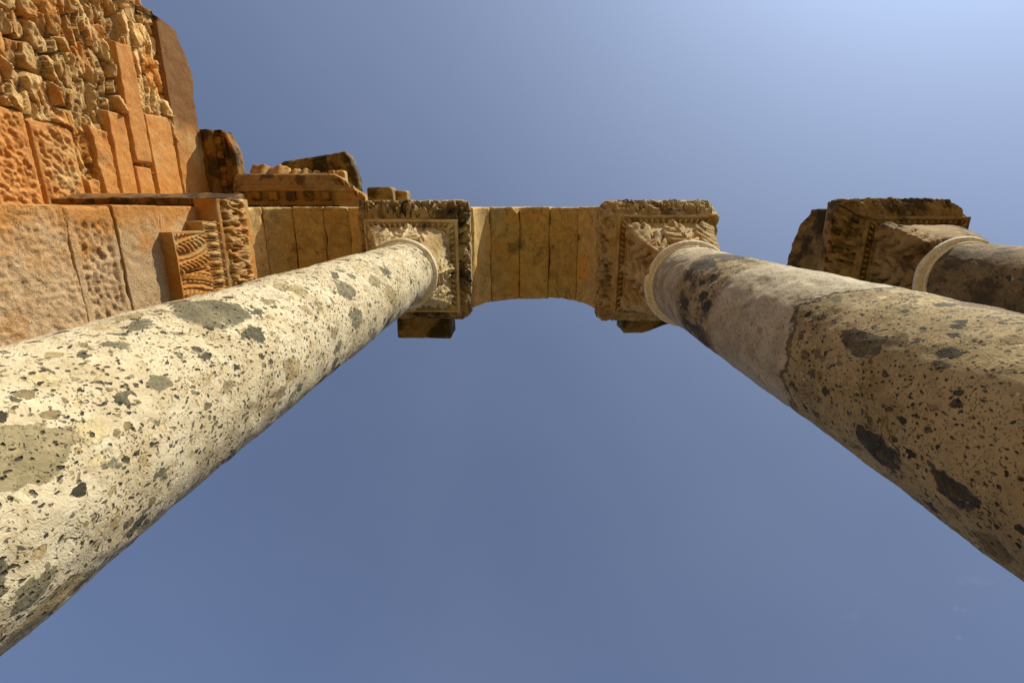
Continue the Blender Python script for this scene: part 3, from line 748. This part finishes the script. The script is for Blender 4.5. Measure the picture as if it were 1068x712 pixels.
# A: cornice end on the tall wall, running back along it
AO = (-5.0, -.65, Z(8.2))
A = thing('cornice_block', 'large dark cornice block with coffered underside, cantilevered from the tall wall', 'cornice', AO, CG)
profA = [(-5.75, 8.26), (-5.22, 8.24), (-5.19, 8.20), (-5.13, 8.20), (-5.11, 8.25), (-5.07, 8.27), (-5.065, 8.33), (-4.93, 8.33), (-4.92, 8.28), (-4.885, 8.28), (-4.875, 8.315), (-4.83, 8.315), (-4.825, 8.27), (-4.78, 8.23), (-4.735, 8.22), (-4.725, 8.25), (-4.725, 8.42), (-4.76, 8.50), (-5.75, 8.60)]
def warpA(V):
    V = V.copy(); n = smooth(-.9, -1.28, V[:, 1]) * smooth(-4.95, -4.72, V[:, 0])
    V[:, 0] -= .10 * n; V[:, 1] += .05 * n; V[:, 0] += (V[:, 1] + 1.2) * .015
    return V
V, F = extrude_profile(profA, 'Y', -1.27, -.04, 700, 60, .012, warpA); MB().add(V, F, .45).build('cornice_body', M_corn, A, AO)
for k in range(5):
    y = -1.16 + k * .22
    V, F = block((-5.062 + .01, y, Z(8.255)), (-4.935, y + .11, Z(8.34)), .02, .02, .03, .006, 710 + k)
    MB().add(V, F, .6).build('modillion', M_corn, A, AO)
mb = MB()
for k in range(24):
    y = -1.24 + k * .049
    MB().add(*block((-4.918, y, Z(8.255)), (-4.886, y + .032, Z(8.30)), .015, .010, .01, .003, 720 + k), tone=.65).build('bead', M_corn, A, AO)

# B: bed moulding over the left arch, with a broken end
BO = (-3.7, -.2, Z(8.0))
B = thing('cornice_block', 'long cornice with modillions and a fractured grey end, above the left arch', 'cornice', BO, CG)
profB = [(-.9, 7.965), (.04, 7.96), (.05, 7.99), (.09, 7.995), (.10, 8.03), (.16, 8.035), (.17, 8.07), (.30, 8.07), (.31, 8.03), (.345, 8.03), (.355, 8.06), (.40, 8.06), (.41, 8.09), (.47, 8.10), (.48, 8.13), (.56, 8.17), (.585, 8.20), (.585, 8.30), (.50, 8.38), (-.9, 8.40)]
def warpB(V):
    V = V.copy(); t = smooth(-3.25, -2.66, V[:, 0])
    out = -V[:, 1]
    cut = t * (.03 + .50 * smooth(.16, .60, out) ** 1.5) + .05 * t * np.sin(out * 22)
    V[:, 0] -= cut * .9
    V[:, 2] += t * .10 * smooth(.0, .4, out) * (V[:, 2] < Z(8.15))
    return V
V, F = extrude_profile(profB, 'X', -4.74, -2.62, 740, 110, .008, warpB); F = F[:, ::-1]
F = np.where((F[:, [0]] == F[:, [1]]), F[:, [1, 2, 3, 3]], F)
MB().add(V, F, .35 + .3 * smooth(-3.2, -2.9, V[:, 0])).build('cornice_body', M_bed, B, BO)
for k in range(6):
    x = -4.72 + k * .285
    V, F = block((x, -.305, Z(8.0)), (x + .15, -.165, Z(8.075)), .022, .02, .03, .006, 750 + k)
    MB().add(V, F, .5).build('modillion', M_corn, B, BO)
mb = MB()
for k in range(26):
    x = -4.74 + k * .068
    MB().add(*block((x, -.095, Z(7.95)), (x + .042, -.05, Z(8.0)), .02, .008, .01, .003, 770 + k), tone=.5).build('dentil', M_corn, B, BO)

# scalloped sima behind the bed moulding
SO = (-4.0, -.6, Z(8.5))
sima = thing('sima_stone', 'ochre stone with a row of rounded scallops, behind the long cornice', 'cornice', SO, CG)
ribs = MB(); x = -4.66
V, F = block((-4.72, -.60, Z(8.42)), (-3.15, .3, Z(8.78)), .06, .03, .05, .01, 800)
MB().add(V, F, .5).build('bearing_stone', M_sima, sima, SO)
k = 0
while x < -3.35:
    w = max(.12, .34 * .83 ** k)
    a = np.linspace(0, 2 * PI, 20, endpoint=False); L = np.linspace(0, 1, 14)
    ring = []
    for l in L:
        y = -.50 - (.09 + .48 * w) * l; h = 8.46 + .22 * l + .05 * math.sin(l * PI); rr = w * .56 * (.85 + .2 * math.sin(l * PI)) * (1 + .10 * math.sin(k * 2.3)) * (1 + .16 * np.cos(6 * a + k + 1.5 * l)) * (1 if l < .9 else .75)
        ring.append(np.stack([x + w / 2 + rr * np.cos(a), y + rr * .5 * np.sin(a), np.full(20, Z(h)) + rr * .75 * np.sin(a)], 1))
    V = np.concatenate(ring)
    I, J = np.meshgrid(np.arange(13), np.arange(20), indexing='ij')
    F = np.stack([I * 20 + J, I * 20 + (J + 1) % 20, (I + 1) * 20 + (J + 1) % 20, (I + 1) * 20 + J], -1).reshape(-1, 4)
    c0 = len(V); V = np.concatenate([V, ring[-1].mean(0, keepdims=True)])
    F = np.concatenate([F, [[c0, 13 * 20 + j, 13 * 20 + (j + 1) % 20, 13 * 20 + (j + 1) % 20] for j in range(20)]])[:, ::-1]
    F = np.where((F[:, [0]] == F[:, [1]]), F[:, [1, 2, 3, 3]], F)
    V = rough(V, F, .034, 6, 3, 810 + k); V = rough(V, F, .010, 18, 3, 830 + k)
    V[:, 2] -= .05 * RNG.random(); V[:, 1] += .05 * RNG.random()
    ribs.add(V, F, .45 + .15 * (k % 3)); x += w * .97; k += 1
ribs.build('scallop_row', M_sima, sima, SO)

# C: the slab that tops the pile
def warpC(V):
    V = V.copy(); t = (V[:, 0] + 4.25) / 1.35
    V[:, 1] = np.where(V[:, 1] < 0, V[:, 1] * (1.0 + .22 * np.clip(t, 0, 1)), V[:, 1])
    e = smooth(.86, 1.0, t); V[:, 1] += e * .10 * (V[:, 1] < -.4)
    V[:, 0] += smooth(-.5, -.95, V[:, 1]) * -.12 * smooth(.7, 1, t)
    return V
one_block('capping_slab', 'dark weathered slab lying topmost on the pile above the left arch', 'stone slab', (-4.30, -.84, Z(8.80)), (-2.92, .5, Z(9.02)), M_block, 820, CG, .5, cell=.05, rad=.05, chip=.12, amp=.018, warp=warpC)
one_block('loose_stone', 'small pale stone lying under the topmost dark slab', 'stone', (-3.20, -.66, Z(8.42)), (-3.02, -.40, Z(8.60)), M_sima, 822, 'loose stones on the ruin', .8, cell=.03, rad=.05, chip=.1, amp=.012)
one_block('loose_stone', 'dark wedge shaped stone on the wall above the pebbly column\'s capital', 'stone', (-2.52, -.37, Z(7.93)), (-2.10, .3, Z(8.25)), M_block, 824, 'loose stones on the ruin', .6, cell=.035, rad=.05, chip=.1, amp=.012)
one_block('loose_stone', 'small brown square stone, rightmost of those on the wall above the pebbly column', 'stone', (-1.99, -.30, Z(7.64)), (-1.80, .3, Z(7.86)), M_block, 826, 'loose stones on the ruin', .9, cell=.03, rad=.03, chip=.06, amp=.008)

# ------------------------------------------------------------------ ground
n = 40
gx = np.linspace(-1, 1, n); gx = np.sign(gx) * np.abs(gx) ** 3 * 900
X, Y = np.meshgrid(gx, gx, indexing='ij')
V = np.stack([X.ravel(), Y.ravel(), np.zeros(n * n)], 1)
I, J = np.meshgrid(np.arange(n - 1), np.arange(n - 1), indexing='ij')
F = np.stack([I * n + J, (I + 1) * n + J, (I + 1) * n + J + 1, I * n + J + 1], -1).reshape(-1, 4)
tag(MB().add(V, F).build('ground', M_ground), 'pale stone paved ground of the courtyard', 'ground', kind='structure')

# ------------------------------------------------------------------ light
az_, el_ = math.radians(52), math.radians(35)
sd = np.array([math.cos(el_) * math.cos(az_), -math.cos(el_) * math.sin(az_), math.sin(el_)])
el = math.asin(sd[2]); rot = math.atan2(sd[0], sd[1])
W = bpy.data.worlds.new('World'); S.world = W; W.use_nodes = True
nt = W.node_tree; bg = nt.nodes['Background']
sky = nt.nodes.new('ShaderNodeTexSky'); sky.sky_type = 'NISHITA'; sky.sun_disc = False
sky.sun_elevation = el; sky.sun_rotation = rot; sky.altitude = 100; sky.air_density = .2; sky.dust_density = 6.0; sky.ozone_density = 2.0
gm = nt.nodes.new('ShaderNodeGamma'); gm.inputs[1].default_value = .45; nt.links.new(sky.outputs[0], gm.inputs[0])
mx = nt.nodes.new('ShaderNodeMix'); mx.data_type = 'RGBA'; mx.blend_type = 'MULTIPLY'; mx.inputs[0].default_value = 1; mx.inputs[7].default_value = (1.25, 1.63, 2.36, 1)
nt.links.new(gm.outputs[0], mx.inputs[6])
# thin shreds of cloud low over the far side, and a trace of unevenness in the haze
tc = nt.nodes.new('ShaderNodeTexCoord')
def wn(typ, **kw):
    nd = nt.nodes.new(typ)
    for k, v in kw.items():
        key = int(k[1:]) if k[0] == 'i' else k
        if isinstance(v, bpy.types.NodeSocket): nt.links.new(v, nd.inputs[key])
        else: nd.inputs[key].default_value = v
    return nd
nz = wn('ShaderNodeTexNoise', Vector=tc.outputs['Generated'], Scale=16.0, Detail=7.0, Roughness=.62)
sp_ = wn('ShaderNodeSeparateXYZ', i0=tc.outputs['Generated'])
dt = nt.nodes.new('ShaderNodeVectorMath'); dt.operation = 'DOT_PRODUCT'; nt.links.new(tc.outputs['Generated'], dt.inputs[0]); dt.inputs[1].default_value = (.604, .613, .509)
lowm = wn('ShaderNodeMapRange', i0=dt.outputs['Value'], i1=.987, i2=.998, i3=0.0, i4=1.0)
th_ = wn('ShaderNodeMapRange', i0=nz.outputs[0], i1=.56, i2=.78, i3=0.0, i4=.26)
mm = nt.nodes.new('ShaderNodeMath'); mm.operation = 'MULTIPLY'; nt.links.new(lowm.outputs[0], mm.inputs[0]); nt.links.new(th_.outputs[0], mm.inputs[1])
hz = wn('ShaderNodeTexNoise', Vector=tc.outputs['Generated'], Scale=2.2, Detail=4.0, Roughness=.5)
hr_ = wn('ShaderNodeMapRange', i0=hz.outputs[0], i1=.35, i2=.68, i3=0.0, i4=.03)
ad = nt.nodes.new('ShaderNodeMath'); ad.operation = 'ADD'; nt.links.new(mm.outputs[0], ad.inputs[0]); nt.links.new(hr_.outputs[0], ad.inputs[1])
cl = nt.nodes.new('ShaderNodeMix'); cl.data_type = 'RGBA'; cl.inputs[7].default_value = (4.6, 4.8, 5.2, 1)
nt.links.new(ad.outputs[0], cl.inputs[0]); nt.links.new(mx.outputs[2], cl.inputs[6]); nt.links.new(cl.outputs[2], bg.inputs[0])
bg.inputs[1].default_value = .13
L = bpy.data.lights.new('sun', 'SUN'); L.energy = 5.0; L.angle = math.radians(.5); L.color = (1, .895, .71)
lo = bpy.data.objects.new('sun', L); COL.objects.link(lo)
z = sd; x = np.cross([0, 0, 1], z); x /= np.linalg.norm(x); y = np.cross(z, x)
lo.matrix_world = Matrix(((x[0], y[0], z[0], 3), (x[1], y[1], z[1], -3), (x[2], y[2], z[2], 15), (0, 0, 0, 1)))

# ------------------------------------------------------------------ camera: wide lens held low, tipped almost straight up
f, cx, cy, zx, zy = 500., 534., 356., 547., 220.
up = np.array([zx - cx, -(zy - cy), -f]); up /= np.linalg.norm(up)
X = np.array([1., 0, 0]); X -= up * (X @ up); X /= np.linalg.norm(X)
Y = np.cross(up, X); R = np.stack([X, Y, up])
cam = bpy.data.cameras.new('camera'); cam.sensor_width = 36; cam.lens = 36 * f / 1068; cam.clip_start = .05; cam.clip_end = 3000
co = bpy.data.objects.new('camera', cam); COL.objects.link(co)
M4 = Matrix.Identity(4)
for i in range(3):
    for j in range(3): M4[i][j] = R[i][j]
M4[2][3] = CAM_Z
co.matrix_world = M4
S.camera = co
vs = S.view_settings; vs.view_transform = 'Standard'; vs.look = 'None'; vs.gamma = 1; vs.exposure = 0.2; vs.use_curve_mapping = False
S.cycles.max_bounces = 6; S.cycles.diffuse_bounces = 4; S.cycles.use_denoising = True
